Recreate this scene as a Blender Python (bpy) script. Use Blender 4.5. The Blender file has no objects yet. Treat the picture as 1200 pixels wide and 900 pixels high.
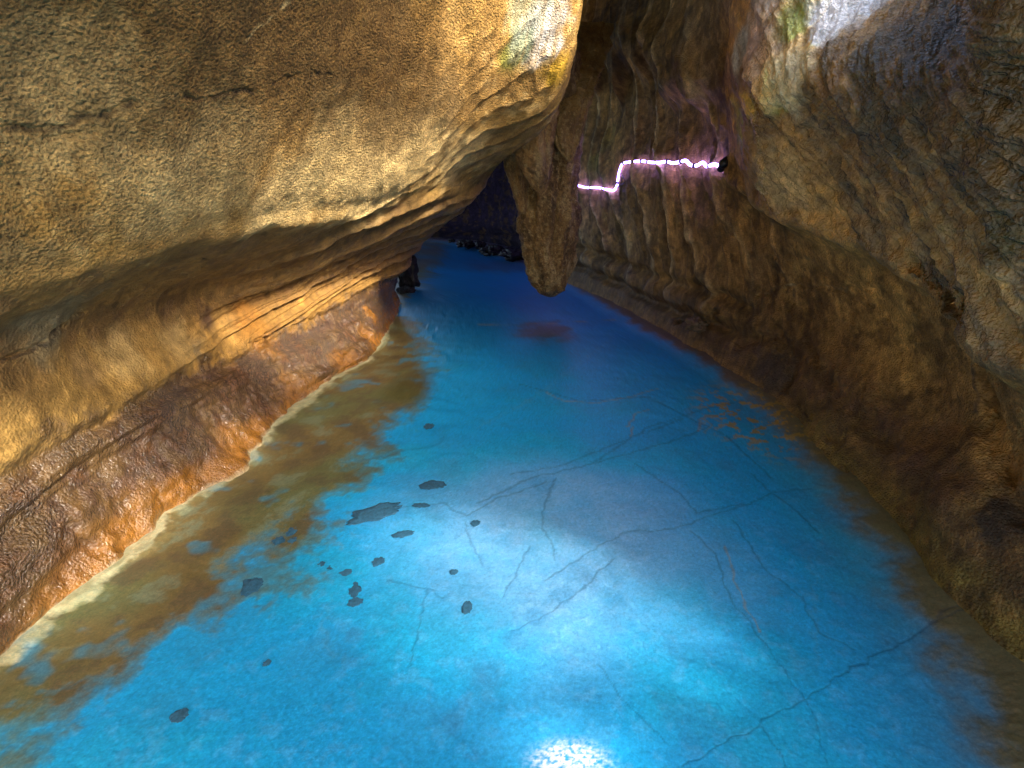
import bpy, math, random
import numpy as np
from mathutils import Vector
from concurrent.futures import ThreadPoolExecutor

rng = np.random.default_rng(7)
random.seed(7)
sc = bpy.context.scene
COL = sc.collection

# ------------------------------------------------------------------ camera
EYE = np.array([0.0, 0.0, 1.6])
PITCH = math.radians(21.4)
CP, SP = math.cos(PITCH), math.sin(PITCH)
FPX = 600.0


def ray(px, py):
    a = (px - 600.0) / FPX
    v = (450.0 - py) / FPX
    return np.array([a, CP + v * SP, -SP + v * CP])


def at(px, py, Y):
    r = ray(px, py)
    return EYE + r * (Y / r[1])


def onfloor(px, py, z=0.0):
    r = ray(px, py)
    return EYE + r * ((z - EYE[2]) / r[2])


def project(P):
    d = P - EYE
    fd = d[..., 1] * CP - d[..., 2] * SP
    up = d[..., 1] * SP + d[..., 2] * CP
    fd_ = np.where(fd < 0.05, 0.05, fd)
    return 600 + d[..., 0] / fd_ * FPX, 450 - up / fd_ * FPX, fd


cam = bpy.data.cameras.new('camera')
cam_o = bpy.data.objects.new('camera', cam)
COL.objects.link(cam_o)
cam.lens = 18.0
cam.sensor_width = 36.0
cam.clip_start = 0.02
cam.clip_end = 500
cam_o.location = EYE.tolist()
cam_o.rotation_euler = (math.pi / 2 - PITCH, 0, 0)
sc.camera = cam_o

# ------------------------------------------------------------------ noise
_pool = ThreadPoolExecutor(4)
_perm = rng.permutation(256).astype(np.int32)
_perm = np.concatenate([_perm, _perm, _perm])
_g = rng.normal(size=(256, 3)).astype(np.float32)
_g /= np.linalg.norm(_g, axis=1)[:, None]


def _gn(P):
    I = np.floor(P).astype(np.int32)
    F = P - I
    I &= 255
    U = F * F * F * (F * (F * 6 - 15) + 10)
    out = np.zeros(len(P), np.float32)
    for dx in (0, 1):
        wx = U[:, 0] if dx else 1 - U[:, 0]
        hx = _perm[I[:, 0] + dx]
        for dy in (0, 1):
            wy = wx * (U[:, 1] if dy else 1 - U[:, 1])
            hy = _perm[hx + I[:, 1] + dy]
            for dz in (0, 1):
                g = _g[_perm[hy + I[:, 2] + dz]]
                out += wy * (U[:, 2] if dz else 1 - U[:, 2]) * (g[:, 0] * (F[:, 0] - dx) + g[:, 1] * (F[:, 1] - dy) + g[:, 2] * (F[:, 2] - dz))
    return out * 1.6


def gnoise(P):
    P = np.asarray(P, dtype=np.float32)
    sh = P.shape[:-1]
    P = P.reshape(-1, 3)
    n = len(P)
    if n < 40000:
        return _gn(P).reshape(sh)
    ch = [P[i:i + 20000] for i in range(0, n, 20000)]
    return np.concatenate(list(_pool.map(_gn, ch))).reshape(sh)


def fbm(P, octv=4, gain=0.5, off=0.0):
    P = np.asarray(P, dtype=np.float32) + off
    o = 0
    a = 1.0
    for k in range(octv):
        o = o + a * gnoise(P)
        P = P * 2.03 + 11.3
        a *= gain
    return o


def sst(a, b, x):
    t = np.clip((x - a) / (b - a), 0, 1)
    return t * t * (3 - 2 * t)


def mix(a, b, m):
    m = np.asarray(m)[..., None]
    return a * (1 - m) + np.asarray(b, dtype=np.float32) * m


# ------------------------------------------------------------------ splines / meshes
def spline(P, ns):
    """Catmull-Rom through P along axis 0; ns samples in each interval. Returns points and the index parameter."""
    P = np.asarray(P, dtype=np.float64)
    E = np.concatenate([2 * P[:1] - P[1:2], P, 2 * P[-1:] - P[-2:-1]])
    out, par = [], []
    for i, n in enumerate(ns):
        t = np.arange(n) / n
        if i == len(ns) - 1:
            t = np.linspace(0, 1, n + 1)
        t_ = t.reshape((-1,) + (1,) * (P.ndim - 1))
        a, b, c, d = E[i], E[i + 1], E[i + 2], E[i + 3]
        out.append(0.5 * (2 * b + (c - a) * t_ + (2 * a - 5 * b + 4 * c - d) * t_ ** 2 + (3 * b - a - 3 * c + d) * t_ ** 3))
        par.append(i + t)
    return np.concatenate(out), np.concatenate(par)


def grid_normals(G, flip=1.0):
    du = np.gradient(G, axis=0)
    dv = np.gradient(G, axis=1)
    n = np.cross(du, dv)
    n /= np.linalg.norm(n, axis=-1)[..., None] + 1e-12
    return n * flip


def link_mesh(name, verts, faces, mat, parent=None, smooth=True, attrs=None):
    """verts (n,3), faces (m,k) index array -> one mesh object"""
    me = bpy.data.meshes.new(name)
    verts = np.ascontiguousarray(verts, dtype=np.float32).reshape(-1, 3)
    faces = np.ascontiguousarray(faces, dtype=np.int32)
    m, k = faces.shape
    me.vertices.add(len(verts))
    me.vertices.foreach_set('co', verts.ravel())
    me.loops.add(m * k)
    me.loops.foreach_set('vertex_index', faces.ravel())
    me.polygons.add(m)
    me.polygons.foreach_set('loop_start', np.arange(0, m * k, k, dtype=np.int32))
    me.polygons.foreach_set('loop_total', np.full(m, k, dtype=np.int32))
    me.polygons.foreach_set('use_smooth', np.full(m, smooth, dtype=bool))
    me.update(calc_edges=True)
    for key, val in (attrs or {}).items():
        val = np.asarray(val, dtype=np.float32)
        if val.shape[-1] == 3 and val.ndim >= 2 and val.reshape(-1, 3).shape[0] == len(verts):
            a = me.attributes.new(key, 'FLOAT_COLOR', 'POINT')
            c = np.ones((len(verts), 4), np.float32)
            c[:, :3] = np.clip(val.reshape(-1, 3), 0, 1)
            a.data.foreach_set('color', c.ravel())
        else:
            a = me.attributes.new(key, 'FLOAT', 'POINT')
            a.data.foreach_set('value', val.ravel())
    me.materials.append(mat)
    o = bpy.data.objects.new(name, me)
    COL.objects.link(o)
    if parent:
        o.parent = parent
    return o


def grid_faces(nu, nv, wrap_u=False):
    i = np.arange(nu if wrap_u else nu - 1)
    j = np.arange(nv - 1)
    I, J = np.meshgrid(i, j, indexing='ij')
    I2 = (I + 1) % nu
    return np.stack([I * nv + J, I2 * nv + J, I2 * nv + J + 1, I * nv + J + 1], -1).reshape(-1, 4)


def tag(o, label=None, cat=None, group=None, kind=None):
    if label: o['label'] = label
    if cat: o['category'] = cat
    if group: o['group'] = group
    if kind: o['kind'] = kind
    return o


def empty(name, loc, label, cat, group=None):
    o = bpy.data.objects.new(name, None)
    COL.objects.link(o)
    o.location = [float(c) for c in loc]
    o.empty_display_size = 0.1
    return tag(o, label, cat, group)


# ------------------------------------------------------------------ materials
class NT:
    def __init__(s, name):
        s.m = bpy.data.materials.new(name)
        s.m.use_nodes = True
        s.t = s.m.node_tree
        s.b = s.t.nodes['Principled BSDF']

    def n(s, typ, **kw):
        x = s.t.nodes.new(typ)
        ins = kw.pop('ins', {})
        for k, v in kw.items(): setattr(x, k, v)
        for k, v in ins.items():
            if hasattr(v, 'is_output') or isinstance(v, bpy.types.NodeSocket):
                s.t.links.new(v, x.inputs[k])
            else:
                x.inputs[k].default_value = v
        return x

    def l(s, a, b): s.t.links.new(a, b)

    def math(s, op, a, b=0.0, c=0.0, clamp=False):
        return s.n('ShaderNodeMath', operation=op, use_clamp=clamp, ins={0: a, 1: b, 2: c}).outputs[0]

    def noise(s, vec, scale, detail=3.0, rough=0.55, dist=0.0):
        return s.n('ShaderNodeTexNoise', ins={'Vector': vec, 'Scale': scale, 'Detail': detail, 'Roughness': rough, 'Distortion': dist})

    def ramp(s, fac, stops):
        r = s.n('ShaderNodeValToRGB', ins={0: fac})
        e = r.color_ramp.elements
        while len(e) < len(stops): e.new(0.5)
        for el, (p, c) in zip(e, stops):
            el.position = p
            el.color = (*c, 1) if len(c) == 3 else c
        return r.outputs[0]

    def mixc(s, fac, a, b, mode='MIX'):
        x = s.n('ShaderNodeMix', data_type='RGBA', blend_type=mode)
        for i, v in ((0, fac), (6, a), (7, b)):
            if isinstance(v, bpy.types.NodeSocket): s.l(v, x.inputs[i])
            else: x.inputs[i].default_value = v if i == 0 else (*v, 1)
        return x.outputs[2]

    def attr(s, name, fac=True):
        a = s.n('ShaderNodeAttribute', attribute_name=name)
        return a.outputs['Fac'] if fac else a.outputs['Color']


def rock_material(name):
    """mineral colour from the 'tint' attribute, 'wet' drives gloss, 'grain' drives the sandy bump"""
    t = NT(name)
    P = t.n('ShaderNodeNewGeometry').outputs['Position']
    col = t.attr('tint', False)
    wet = t.attr('wet')
    grain = t.attr('grain')
    n2 = t.noise(P, 75.0, 3, 0.7).outputs['Fac']
    v2 = t.ramp(n2, [(0.3, (0.45, 0.40, 0.36)), (0.5, (1.0, 1.0, 1.0)), (0.7, (1.5, 1.45, 1.35))])
    g2 = t.math('MULTIPLY_ADD', grain, 0.8, 0.2, clamp=True)
    c = t.mixc(g2, col, t.mixc(1.0, col, v2, 'MULTIPLY'))
    t.l(c, t.b.inputs['Base Color'])
    r = t.math('MULTIPLY_ADD', wet, -0.70, 0.86)
    r = t.math('MULTIPLY_ADD', n2, 0.2, t.math('SUBTRACT', r, 0.10), clamp=True)
    t.l(r, t.b.inputs['Roughness'])
    t.l(t.math('MULTIPLY_ADD', wet, 0.75, 0.12), t.b.inputs['Specular IOR Level'])
    vor = t.n('ShaderNodeTexVoronoi', feature='F1', ins={'Vector': P, 'Scale': 85.0}).outputs['Distance']
    h = t.math('MULTIPLY', t.math('MULTIPLY_ADD', vor, -0.55, n2), t.math('ADD', grain, 0.12))
    b = t.n('ShaderNodeBump', ins={'Height': h, 'Strength': 0.9, 'Distance': 0.028})
    t.l(b.outputs[0], t.b.inputs['Normal'])
    return t.m


def plain_material(name, colour, rough=0.5, bump=0.0, scale=40.0, metallic=0.0):
    t = NT(name)
    P = t.n('ShaderNodeNewGeometry').outputs['Position']
    n = t.noise(P, scale, 4, 0.6).outputs['Fac']
    c = [max(0, x * 0.7) for x in colour]
    d = [min(1, x * 1.35) for x in colour]
    t.l(t.ramp(n, [(0.3, c), (0.7, d)]), t.b.inputs['Base Color'])
    t.b.inputs['Roughness'].default_value = rough
    t.b.inputs['Metallic'].default_value = metallic
    if bump:
        b = t.n('ShaderNodeBump', ins={'Height': n, 'Strength': 0.6, 'Distance': bump})
        t.l(b.outputs[0], t.b.inputs['Normal'])
    return t.m


ROCK = rock_material('cave_rock')

# ------------------------------------------------------------------ palette (linear base colours)
OCHRE = np.array([0.37, 0.215, 0.058])
BROWN = np.array([0.20, 0.112, 0.034])
UMBER = np.array([0.095, 0.054, 0.020])
RUST = np.array([0.33, 0.135, 0.018])
PURPLE = np.array([0.055, 0.029, 0.022])
CALCITE = np.array([0.66, 0.60, 0.38])
CREAM = np.array([0.56, 0.40, 0.17])
GREY = np.array([0.25, 0.20, 0.11])
MOSS = np.array([0.13, 0.20, 0.03])
BLACK = np.array([0.02, 0.017, 0.015])
WHITE = np.array([0.80, 0.80, 0.78])


class Surf:
    """a lofted rock face: control rows/columns -> dense grid + colour masks"""

    def __init__(s, ctrl, nu, nv, flip=1.0):
        C = np.array(ctrl, dtype=np.float64)          # cols, rows, 3
        G, s.up = spline(C, nu)
        G = np.swapaxes(G, 0, 1)
        G, s.vp = spline(G, nv)
        s.G = np.swapaxes(G, 0, 1)
        s.U, s.V = np.meshgrid(s.up, s.vp, indexing='ij')
        s.flip = flip
        s.disp = np.zeros(s.U.shape)

    def arc(s, row):
        j = int(np.argmin(abs(s.vp - row)))
        L = s.G[:, j]
        a = np.concatenate([[0], np.cumsum(np.linalg.norm(np.diff(L, axis=0), axis=1))])
        return np.broadcast_to(a[:, None], s.U.shape)

    def apply(s):
        s.G = s.G + grid_normals(s.G, s.flip) * s.disp[..., None]
        s.px, s.py, s.fd = project(s.G)

    def pick(s, px, py):
        d = (s.px - px) ** 2 + (s.py - py) ** 2
        d[s.fd < 0.1] = 1e9
        m = d.min()
        k = np.flatnonzero(d.ravel() < (max(6.0, math.sqrt(m) + 3)) ** 2)
        b = k[np.argmin(s.fd.ravel()[k])]
        return s.G.reshape(-1, 3)[b]

    def blob(s, px, py, rad, sharp=1.0, stretch=None, nz=0.35, nscale=6.0):
        """soft stain mask centred on the rock at that spot, in metres on the rock, ragged edge"""
        c = s.pick(px, py)
        D = s.G - c
        if stretch is not None:
            D = D / np.array(stretch)
        d = np.linalg.norm(D, axis=-1) / rad
        near = d < 2.2
        m = np.zeros(d.shape)
        if near.any():
            dn = d[near] + nz * fbm(s.G[near] * nscale, 3, 0.6, off=px * 0.01)
            m[near] = 1 - sst(1 - 0.5 * sharp if sharp < 1.9 else 0.9, 1.0 + 0.3 * sharp, dn)
        return m

    def line(s, pts, width, nz=0.4):
        """mask along a seam traced over the rock (pts are pixels picked on the rock)"""
        W = np.array([s.pick(*p) for p in pts])
        m = np.zeros(s.U.shape)
        lo, hi = W.min(0) - 0.3, W.max(0) + 0.3
        near = ((s.G > lo) & (s.G < hi)).all(-1)
        Q = s.G[near]
        Qw = Q + 0.025 * np.stack([fbm(Q * 9, 3, off=3.1), fbm(Q * 9, 3, off=7.7), fbm(Q * 9, 3, off=9.9)], -1)
        best = np.full(len(Q), 1e9)
        for a, b in zip(W[:-1], W[1:]):
            ab = b - a
            t = np.clip(((Qw - a) @ ab) / (ab @ ab + 1e-9), 0, 1)
            best = np.minimum(best, np.linalg.norm(Qw - a - t[:, None] * ab, axis=1))
        w = width * (1 + nz * fbm(Q * 5, 2))
        m[near] = np.clip(1 - best / np.maximum(w, 1e-4), 0, 1)
        return m

    def carve(s, seams):
        """cut seams and hollows into the rock: (points, width m, depth m)"""
        dd = np.zeros(s.U.shape)
        for pts, w, dep in seams:
            dd -= dep * sst(0, 1, s.line(pts, w, 0.3))
        s.G = s.G + grid_normals(s.G, s.flip) * dd[..., None]
        s.px, s.py, s.fd = project(s.G)

    def build(s, name, attrs, gone=None):
        fc = grid_faces(*s.U.shape)
        if gone is not None:
            fc = fc[~gone.ravel()[fc].any(axis=1)]
        o = link_mesh(name, s.G, fc, ROCK, attrs=attrs)
        return tag(o, kind='structure')


def A(*p): return at(*p)


# ------------------------------------------------------------------ waterlines (traced, then measured on the floor plane)
WL = np.array([onfloor(*p)[:2] for p in [(0, 775), (60, 722), (110, 690), (165, 648), (192, 625), (196, 604), (240, 577), (285, 550), (300, 528), (330, 492), (347, 480), (382, 455), (402, 440), (430, 426), (447, 402), (460, 378), (467, 356)]])
WLY = np.concatenate([[-4, 0.6], WL[:, 1], [8.4, 10, 17]])
WLX = np.concatenate([[-2.0, -1.95], WL[:, 0], [-2.4, -6, -8]])
WR = np.array([onfloor(*p)[:2] for p in [(1240, 900), (1120, 735), (1085, 690), (1040, 630), (990, 570), (940, 508), (900, 472), (855, 442), (800, 410), (745, 380), (700, 352), (675, 338), (640, 322), (606, 308), (570, 301), (540, 297)]])
WRY = np.concatenate([[-4, 0.3], WR[:, 1], [14.2, 17]])
WRX = np.concatenate([[2.6, 1.75], WR[:, 0], [-4, -8]])


def xl(Y): return np.interp(Y, WLY, WLX)
def xr(Y): return np.interp(Y, WRY, WRX)


def wave_edge(Y, k=0.0):
    Y = np.asarray(Y, dtype=np.float32)
    q = np.stack([Y * 3.0, Y * 0 + k, Y * 0], -1)
    return 0.05 * fbm(q, 3)


# ------------------------------------------------------------------ left wall with its belly overhang
def colx(Y, f):  # near, out-of-frame columns given straight in metres
    return [np.array([x, Y + dy, z]) for x, dy, z in f]


near_l = [(-1.85, 0, -0.4), (-1.92, 0, 0.0), (-2.02, 0, 0.24), (-2.08, 0, 0.47), (-2.15, 0, 0.95), (-1.8, 0, 1.2), (-1.55, 0, 1.45), (-1.42, 0, 1.85), (-1.15, 0, 2.35), (-0.75, 0, 2.85), (-0.6, 0, 3.5)]


def lcol(*p):
    pts = [A(*q) for q in p]
    w = pts[0]
    base = np.array([w[0] + 0.05, w[1], -0.4])
    top = pts[-1] + np.array([0.12, 0.0, 0.9])
    return [base] + pts + [top]


LC = [
    colx(-2.0, near_l), colx(-0.6, near_l), colx(0.7, near_l),
    lcol((0, 780, 1.33), (-45, 690, 1.35), (-75, 600, 1.4), (-95, 440, 1.5), (-60, 375, 1.5), (-40, 292, 1.5), (-30, 150, 1.5), (0, 0, 1.5), (130, -220, 1.5)),
    lcol((200, 600, 2.25), (165, 525, 2.27), (140, 472, 2.3), (120, 370, 2.38), (182, 300, 2.22), (205, 238, 2.08), (210, 140, 2.0), (240, 20, 1.95), (330, -200, 1.95)),
    lcol((330, 490, 3.4), (300, 445, 3.42), (275, 414, 3.45), (270, 340, 3.55), (335, 275, 3.25), (360, 222, 3.0), (380, 130, 2.85), (410, 20, 2.75), (480, -200, 2.75)),
    lcol((430, 428, 4.5), (395, 405, 4.5), (365, 375, 4.5), (375, 320, 4.6), (445, 254, 4.4), (475, 213, 4.0), (500, 120, 3.6), (530, 10, 3.4), (580, -200, 3.2)),
    lcol((460, 392, 5.6), (440, 366, 5.55), (425, 340, 5.5), (440, 300, 5.5), (510, 241, 5.2), (530, 200, 4.8), (580, 115, 4.2), (610, 10, 3.85), (635, -200, 3.5)),
    lcol((468, 352, 7.4), (462, 335, 7.2), (470, 318, 7.0), (490, 282, 6.6), (545, 238, 6.0), (575, 198, 5.6), (645, 135, 4.8), (675, 20, 4.25), (685, -200, 3.8)),
    [np.array(p) for p in [(-2.2, 8.4, -0.4), (-2.3, 8.4, 0), (-2.3, 8.3, 0.3), (-2.2, 8.0, 0.6), (-1.9, 7.8, 1.0), (-0.95, 7.3, 1.6), (-0.45, 6.7, 1.95), (0.1, 5.9, 2.4), (0.2, 5.2, 3.0), (0.15, 4.8, 3.8), (0.1, 4.8, 4.8)]],
    [np.array(p) for p in [(-5.5, 9.6, -0.4), (-5.5, 9.6, 0), (-5.5, 9.5, 0.4), (-5.4, 9.3, 0.9), (-5.2, 9.2, 1.4), (-4.5, 9.0, 1.9), (-3.5, 8.6, 2.2), (-1.8, 7.6, 2.7), (-1.2, 6.8, 3.4), (-0.8, 6.2, 4.2), (-0.6, 6, 5.0)]],
]
L = Surf(LC, [20, 40, 60, 170, 170, 150, 120, 110, 70, 30], [14, 60, 60, 90, 80, 60, 100, 110, 70, 20], flip=1.0)
# keep the foot of the wall on the traced waterline
foot = np.exp(-np.clip(L.G[..., 2], 0, 9) / 0.12)
L.G[..., 0] += np.where(L.U < 9, foot * np.clip(xl(L.G[..., 1]) - np.interp(L.G[..., 1], L.G[:, 14, 1], L.G[:, 14, 0]), -0.25, 0.25), 0)
n0 = grid_normals(L.G)
# orient towards the passage
L.flip = 1.0 if n0[L.U.shape[0] // 2, 200, 0] > 0 else -1.0
G = L.G
s_arc = L.arc(5)
U, V = L.U, L.V
belly = sst(5.2, 5.9, V)
under = sst(3.3, 4.0, V) * (1 - sst(5.1, 5.6, V))
low = 1 - sst(2.7, 3.2, V)
far = sst(5.2, 6.4, U)
SV = np.stack([s_arc, V * 0.3, s_arc * 0], -1)
d = 0.045 * fbm(G * 1.1, 3) * (1 - 0.5 * far) + (0.016 - 0.007 * belly) * fbm(G * 3.6, 3, off=5) + (0.006 - 0.003 * belly) * fbm(G * 13, 3, off=9)
# ledge: the upper rock juts out over the dark band
edge = 3.0 + 0.22 * fbm(np.stack([s_arc * 1.2, s_arc * 0, s_arc * 0], -1), 3) + 0.05 * fbm(G * 5, 3, off=88)
led = sst(-0.08, 0.16, V - edge) * (1 - sst(0.2, 1.2, V - edge))
d += 0.045 * led * (1 - 0.7 * far) * sst(2.2, 3.0, U)
# second, softer step inside the dark band
edge2 = 2.3 + 0.25 * fbm(np.stack([s_arc * 0.9, s_arc * 0 + 5, s_arc * 0], -1), 3)
d += 0.03 * sst(-0.06, 0.08, V - edge2) * (1 - sst(0.1, 0.7, V - edge2)) * (1 - far)
d += low * (0.035 * fbm(np.stack([s_arc * 1.2, V * 1.7, s_arc * 0], -1), 3, off=23) + 0.016 * fbm(G * 2.6, 3, off=21) + 0.010 * fbm(G * 6, 3, off=2) + 0.003 * fbm(G * 20, 3, off=12))
# lip of the belly: a crisp brow
brow = np.exp(-((V - 5.35) / 0.16) ** 2)
d += 0.03 * brow * (0.4 + 0.6 * sst(3, 5, U))
# flowing draperies that run from the lip down and to the left
sl_ = s_arc - 1.45 * (V - 5) - 0.35 * (V - 5) ** 2 * np.sign(V - 5)
SLV = np.stack([sl_, V * 0.3, s_arc * 0], -1)
ph = sl_ * 1.05 + 0.5 * fbm(SLV * np.array([1.2, 1.2, 1]), 3, off=31) + 0.04 * fbm(G * 6, 2, off=30)
k = ph % 1.0
fl = np.where(k < 0.8, (k / 0.8) ** 3, 1 - sst(0.8, 1.0, k))
ph2 = sl_ * 2.9 + 0.5 * fbm(SLV * np.array([1.6, 1.6, 1]), 3, off=37) + 0.05 * fbm(G * 7, 2, off=36)
k = ph2 % 1.0
fl2 = np.where(k < 0.75, (k / 0.75) ** 3, 1 - sst(0.75, 1.0, k))
env = sst(4.3, 5.6, U - 0.5 * (V - 4)) * sst(2.8, 3.6, V) * (1 - sst(5.0, 5.9, V))
pf = fbm(SLV * np.array([0.9, 1.0, 1]), 2, off=46)
d += env * (0.075 * fl * (0.5 + 0.5 * sst(-0.3, 0.3, pf)) + 0.024 * fl2 * sst(-0.2, 0.4, -pf))
ph3 = (s_arc - 0.75 * (V - 5.5)) * 4.0 + 0.6 * fbm(SV * np.array([2.0, 3.0, 1]), 3, off=41)
env3 = sst(5.5, 7.2, U) * sst(5.3, 6.0, V)
d += env3 * 0.016 * (1 - np.abs((ph3 % 1.0) - 0.5) * 2) ** 2
ph4 = s_arc * 4.2 + 0.6 * V + 0.5 * fbm(SV * np.array([2.0, 3.0, 1]), 3, off=51)
d += belly * 0.007 * (1 - np.abs((ph4 % 1.0) - 0.5) * 2) ** 2
L.disp = d
L.apply()
L.carve([([(242, 300), (243, 345), (240, 380), (245, 425), (247, 445)], 0.02, 0.014), ([(20, 155), (80, 150), (150, 128), (215, 120), (280, 115), (350, 90), (390, 90)], 0.02, 0.012),
         ([(0, 433), (60, 400), (105, 368)], 0.02, 0.02), ([(185, 505), (215, 510), (225, 495)], 0.03, 0.02), ([(190, 640), (120, 640), (75, 610)], 0.05, 0.02), ([(300, 405), (345, 385), (400, 365)], 0.05, 0.03),
         ([(120, 160), (60, 165)], 0.02, 0.01), ([(380, 165), (390, 130)], 0.02, 0.01)])
G = L.G
nA = fbm(G * 2.2, 4, off=1.5)
nB = fbm(G * 7.0, 4, 0.6, off=4.5)
nC = fbm(G * np.array([5, 5, 1.2]), 4, 0.6, off=8.5)
c = np.broadcast_to(OCHRE, G.shape).copy()
c = mix(c, BROWN, sst(-0.1, 0.6, nA) * 0.5)
c = mix(c, CREAM, sst(0.15, 0.7, nB) * belly * 0.35)
c = mix(c, GREY, sst(0.1, 0.6, -nA) * belly * 0.35)
c = mix(c, BROWN * 0.8, sst(6.1, 7.6, V + 0.3 * nA) * (1 - sst(5.2, 6.6, U)) * 0.85)  # upper belly painted browner to carry the ceiling shade
c = mix(c, BROWN * 1.1, under * 0.85)  # underside of the overhang painted darker, as shade
c = mix(c, UMBER * 1.3, under * sst(-0.1, 0.5, nC) * 0.7)
c = mix(c, OCHRE, env * sst(0.3, 0.9, fl) * 0.35)
c = mix(c, UMBER, env * (1 - sst(0.0, 0.2, fl)) * 0.45)
c = mix(c, OCHRE * 0.9, env * sst(0.5, 0.95, fl2) * 0.4)
c = mix(c, PURPLE, under * sst(0.15, 0.5, nB) * 0.4)
z = G[..., 2]
lowv = (1 - sst(2.8, 3.2, V - (edge - 3.0) + 0.25 * nB))
mid_rust = sst(2.0, 3.0, V) * (1 - sst(3.6, 4.3, V)) * sst(4.2, 5.2, U)
c = mix(c, RUST * 0.8, mid_rust * 0.35)
c = mix(c, PURPLE, lowv * 0.92 * (0.75 + 0.25 * sst(-0.5, 0.5, nB)))
c = mix(c, RUST * 0.45, lowv * sst(0.1, 0.6, nB + 0.5 * nA) * 0.3)
rz = 1 - sst(0.03, 0.22, z + 0.16 * nA + 0.03 * nB)
c = mix(c, RUST * 0.85, rz * 0.85)
c = mix(c, RUST * 0.55, rz * sst(0.1, 0.6, nA) * 0.6)
rim = (1 - sst(0.008, 0.034, z + 0.02 * nB)) * (0.6 + 0.4 * sst(-0.3, 0.3, nA))
c = mix(c, CALCITE, rim * 0.9)
wet = 0.12 + 0.88 * lowv + 0.10 * under
grain = 0.22 + 0.9 * belly * (1 - 0.75 * sst(5.6, 7.0, U)) + 0.6 * low * sst(-0.3, 0.4, fbm(G * 3, 2, off=14)) * sst(0.1, 0.3, G[..., 2])
# local stains, with belly sunlight and shadow painted in
streak = fbm(np.stack([s_arc * 16, V * 1.2, s_arc * 0], -1), 3, off=17)
for (px, py, r, cc, st) in [
    (470, 205, 0.55, CREAM * 1.3, 0.85), (400, 205, 0.40, CREAM * 1.2, 0.7), (545, 190, 0.3, CREAM * 1.2, 0.7), (260, 205, 0.30, CREAM * 1.1, 0.6), (330, 235, 0.25, CREAM * 1.2, 0.7), (180, 235, 0.2, CREAM, 0.5), (80, 120, 0.28, CREAM, 0.4), (535, 205, 0.22, CREAM, 0.5),  # cream: pale flowstone plus the sunlit band above the lip painted in
    (70, 370, 0.20, GREY * 0.75, 0.8), (150, 415, 0.14, CREAM, 0.35), (215, 400, 0.16, CREAM, 0.4), (250, 375, 0.09, PURPLE, 0.8),
    (640, 40, 0.22, WHITE * 0.9, 0.75), (605, 65, 0.15, MOSS, 0.6), (655, 90, 0.13, np.array([0.55, 0.33, 0.03]), 0.9), (620, 15, 0.18, np.array([0.35, 0.42, 0.3]), 0.5),
    (530, 30, 0.35, OCHRE * 1.2, 0.5), (470, 110, 0.45, BROWN, 0.7), (330, 90, 0.5, BROWN, 0.5), (540, 120, 0.3, BROWN, 0.5),  # browns paint the shadow zone between the sunlit patches
    (105, 430, 0.10, np.array([0.4, 0.25, 0.1]), 0.5), (300, 380, 0.16, RUST * 0.9, 0.6), (360, 355, 0.06, np.array([0.6, 0.28, 0.06]), 0.8), (440, 365, 0.12, RUST, 0.8), (315, 400, 0.18, RUST * 0.8, 0.5),
    (415, 420, 0.16, RUST * 0.7, 0.5)]:
    c = mix(c, cc, np.clip(L.blob(px, py, r) * (1 + 0.9 * (streak if r < 0.26 and px > 590 else 0 * streak)), 0, 1) * st)
for pts, w, cc in [
    ([(242, 300), (243, 345), (240, 380), (245, 425), (247, 445)], 0.012, BLACK),
    ([(20, 155), (80, 150), (150, 128), (215, 120), (280, 115), (350, 90), (390, 90)], 0.014, BLACK),
    ([(165, 315), (230, 330), (190, 370)], 0.008, CREAM * 0.7),
    ([(290, 45), (330, 15), (345, 10)], 0.012, CREAM), ([(0, 433), (60, 400), (105, 368)], 0.012, BLACK)]:
    m = L.line(pts, w)
    c = mix(c, cc, m ** 0.7 * 0.9)
wet = wet + 0.5 * env * fl
c = c * (1 + 0.30 * fbm(G * 17, 3, 0.6, off=95)[..., None])
L.build('cave_wall_left', dict(tint=c * (1 + 0.28 * nB[..., None]), wet=np.clip(wet, 0, 1), grain=np.clip(grain, 0, 1.2)))

# ------------------------------------------------------------------ right wall, rope-light wall and far wall, one winding face
near_r_ = [(1.75, 0, -0.4), (1.8, 0, 0.0), (1.95, 0, 0.3), (2.1, 0, 0.6), (2.15, 0, 0.95), (1.95, 0, 1.2), (1.8, 0, 1.6), (1.75, 0, 2.0), (1.8, 0, 2.5), (1.85, 0, 2.9), (1.9, 0, 3.1)]


def rcol(*p, base=None, up=(0.05, 0.1, 0.9)):
    pts = [A(*q) for q in p]
    w = pts[0]
    return [np.array([w[0] - 0.05, w[1] - 0.05, -0.4])] + pts + [pts[-1] + np.array(up)]


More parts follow.
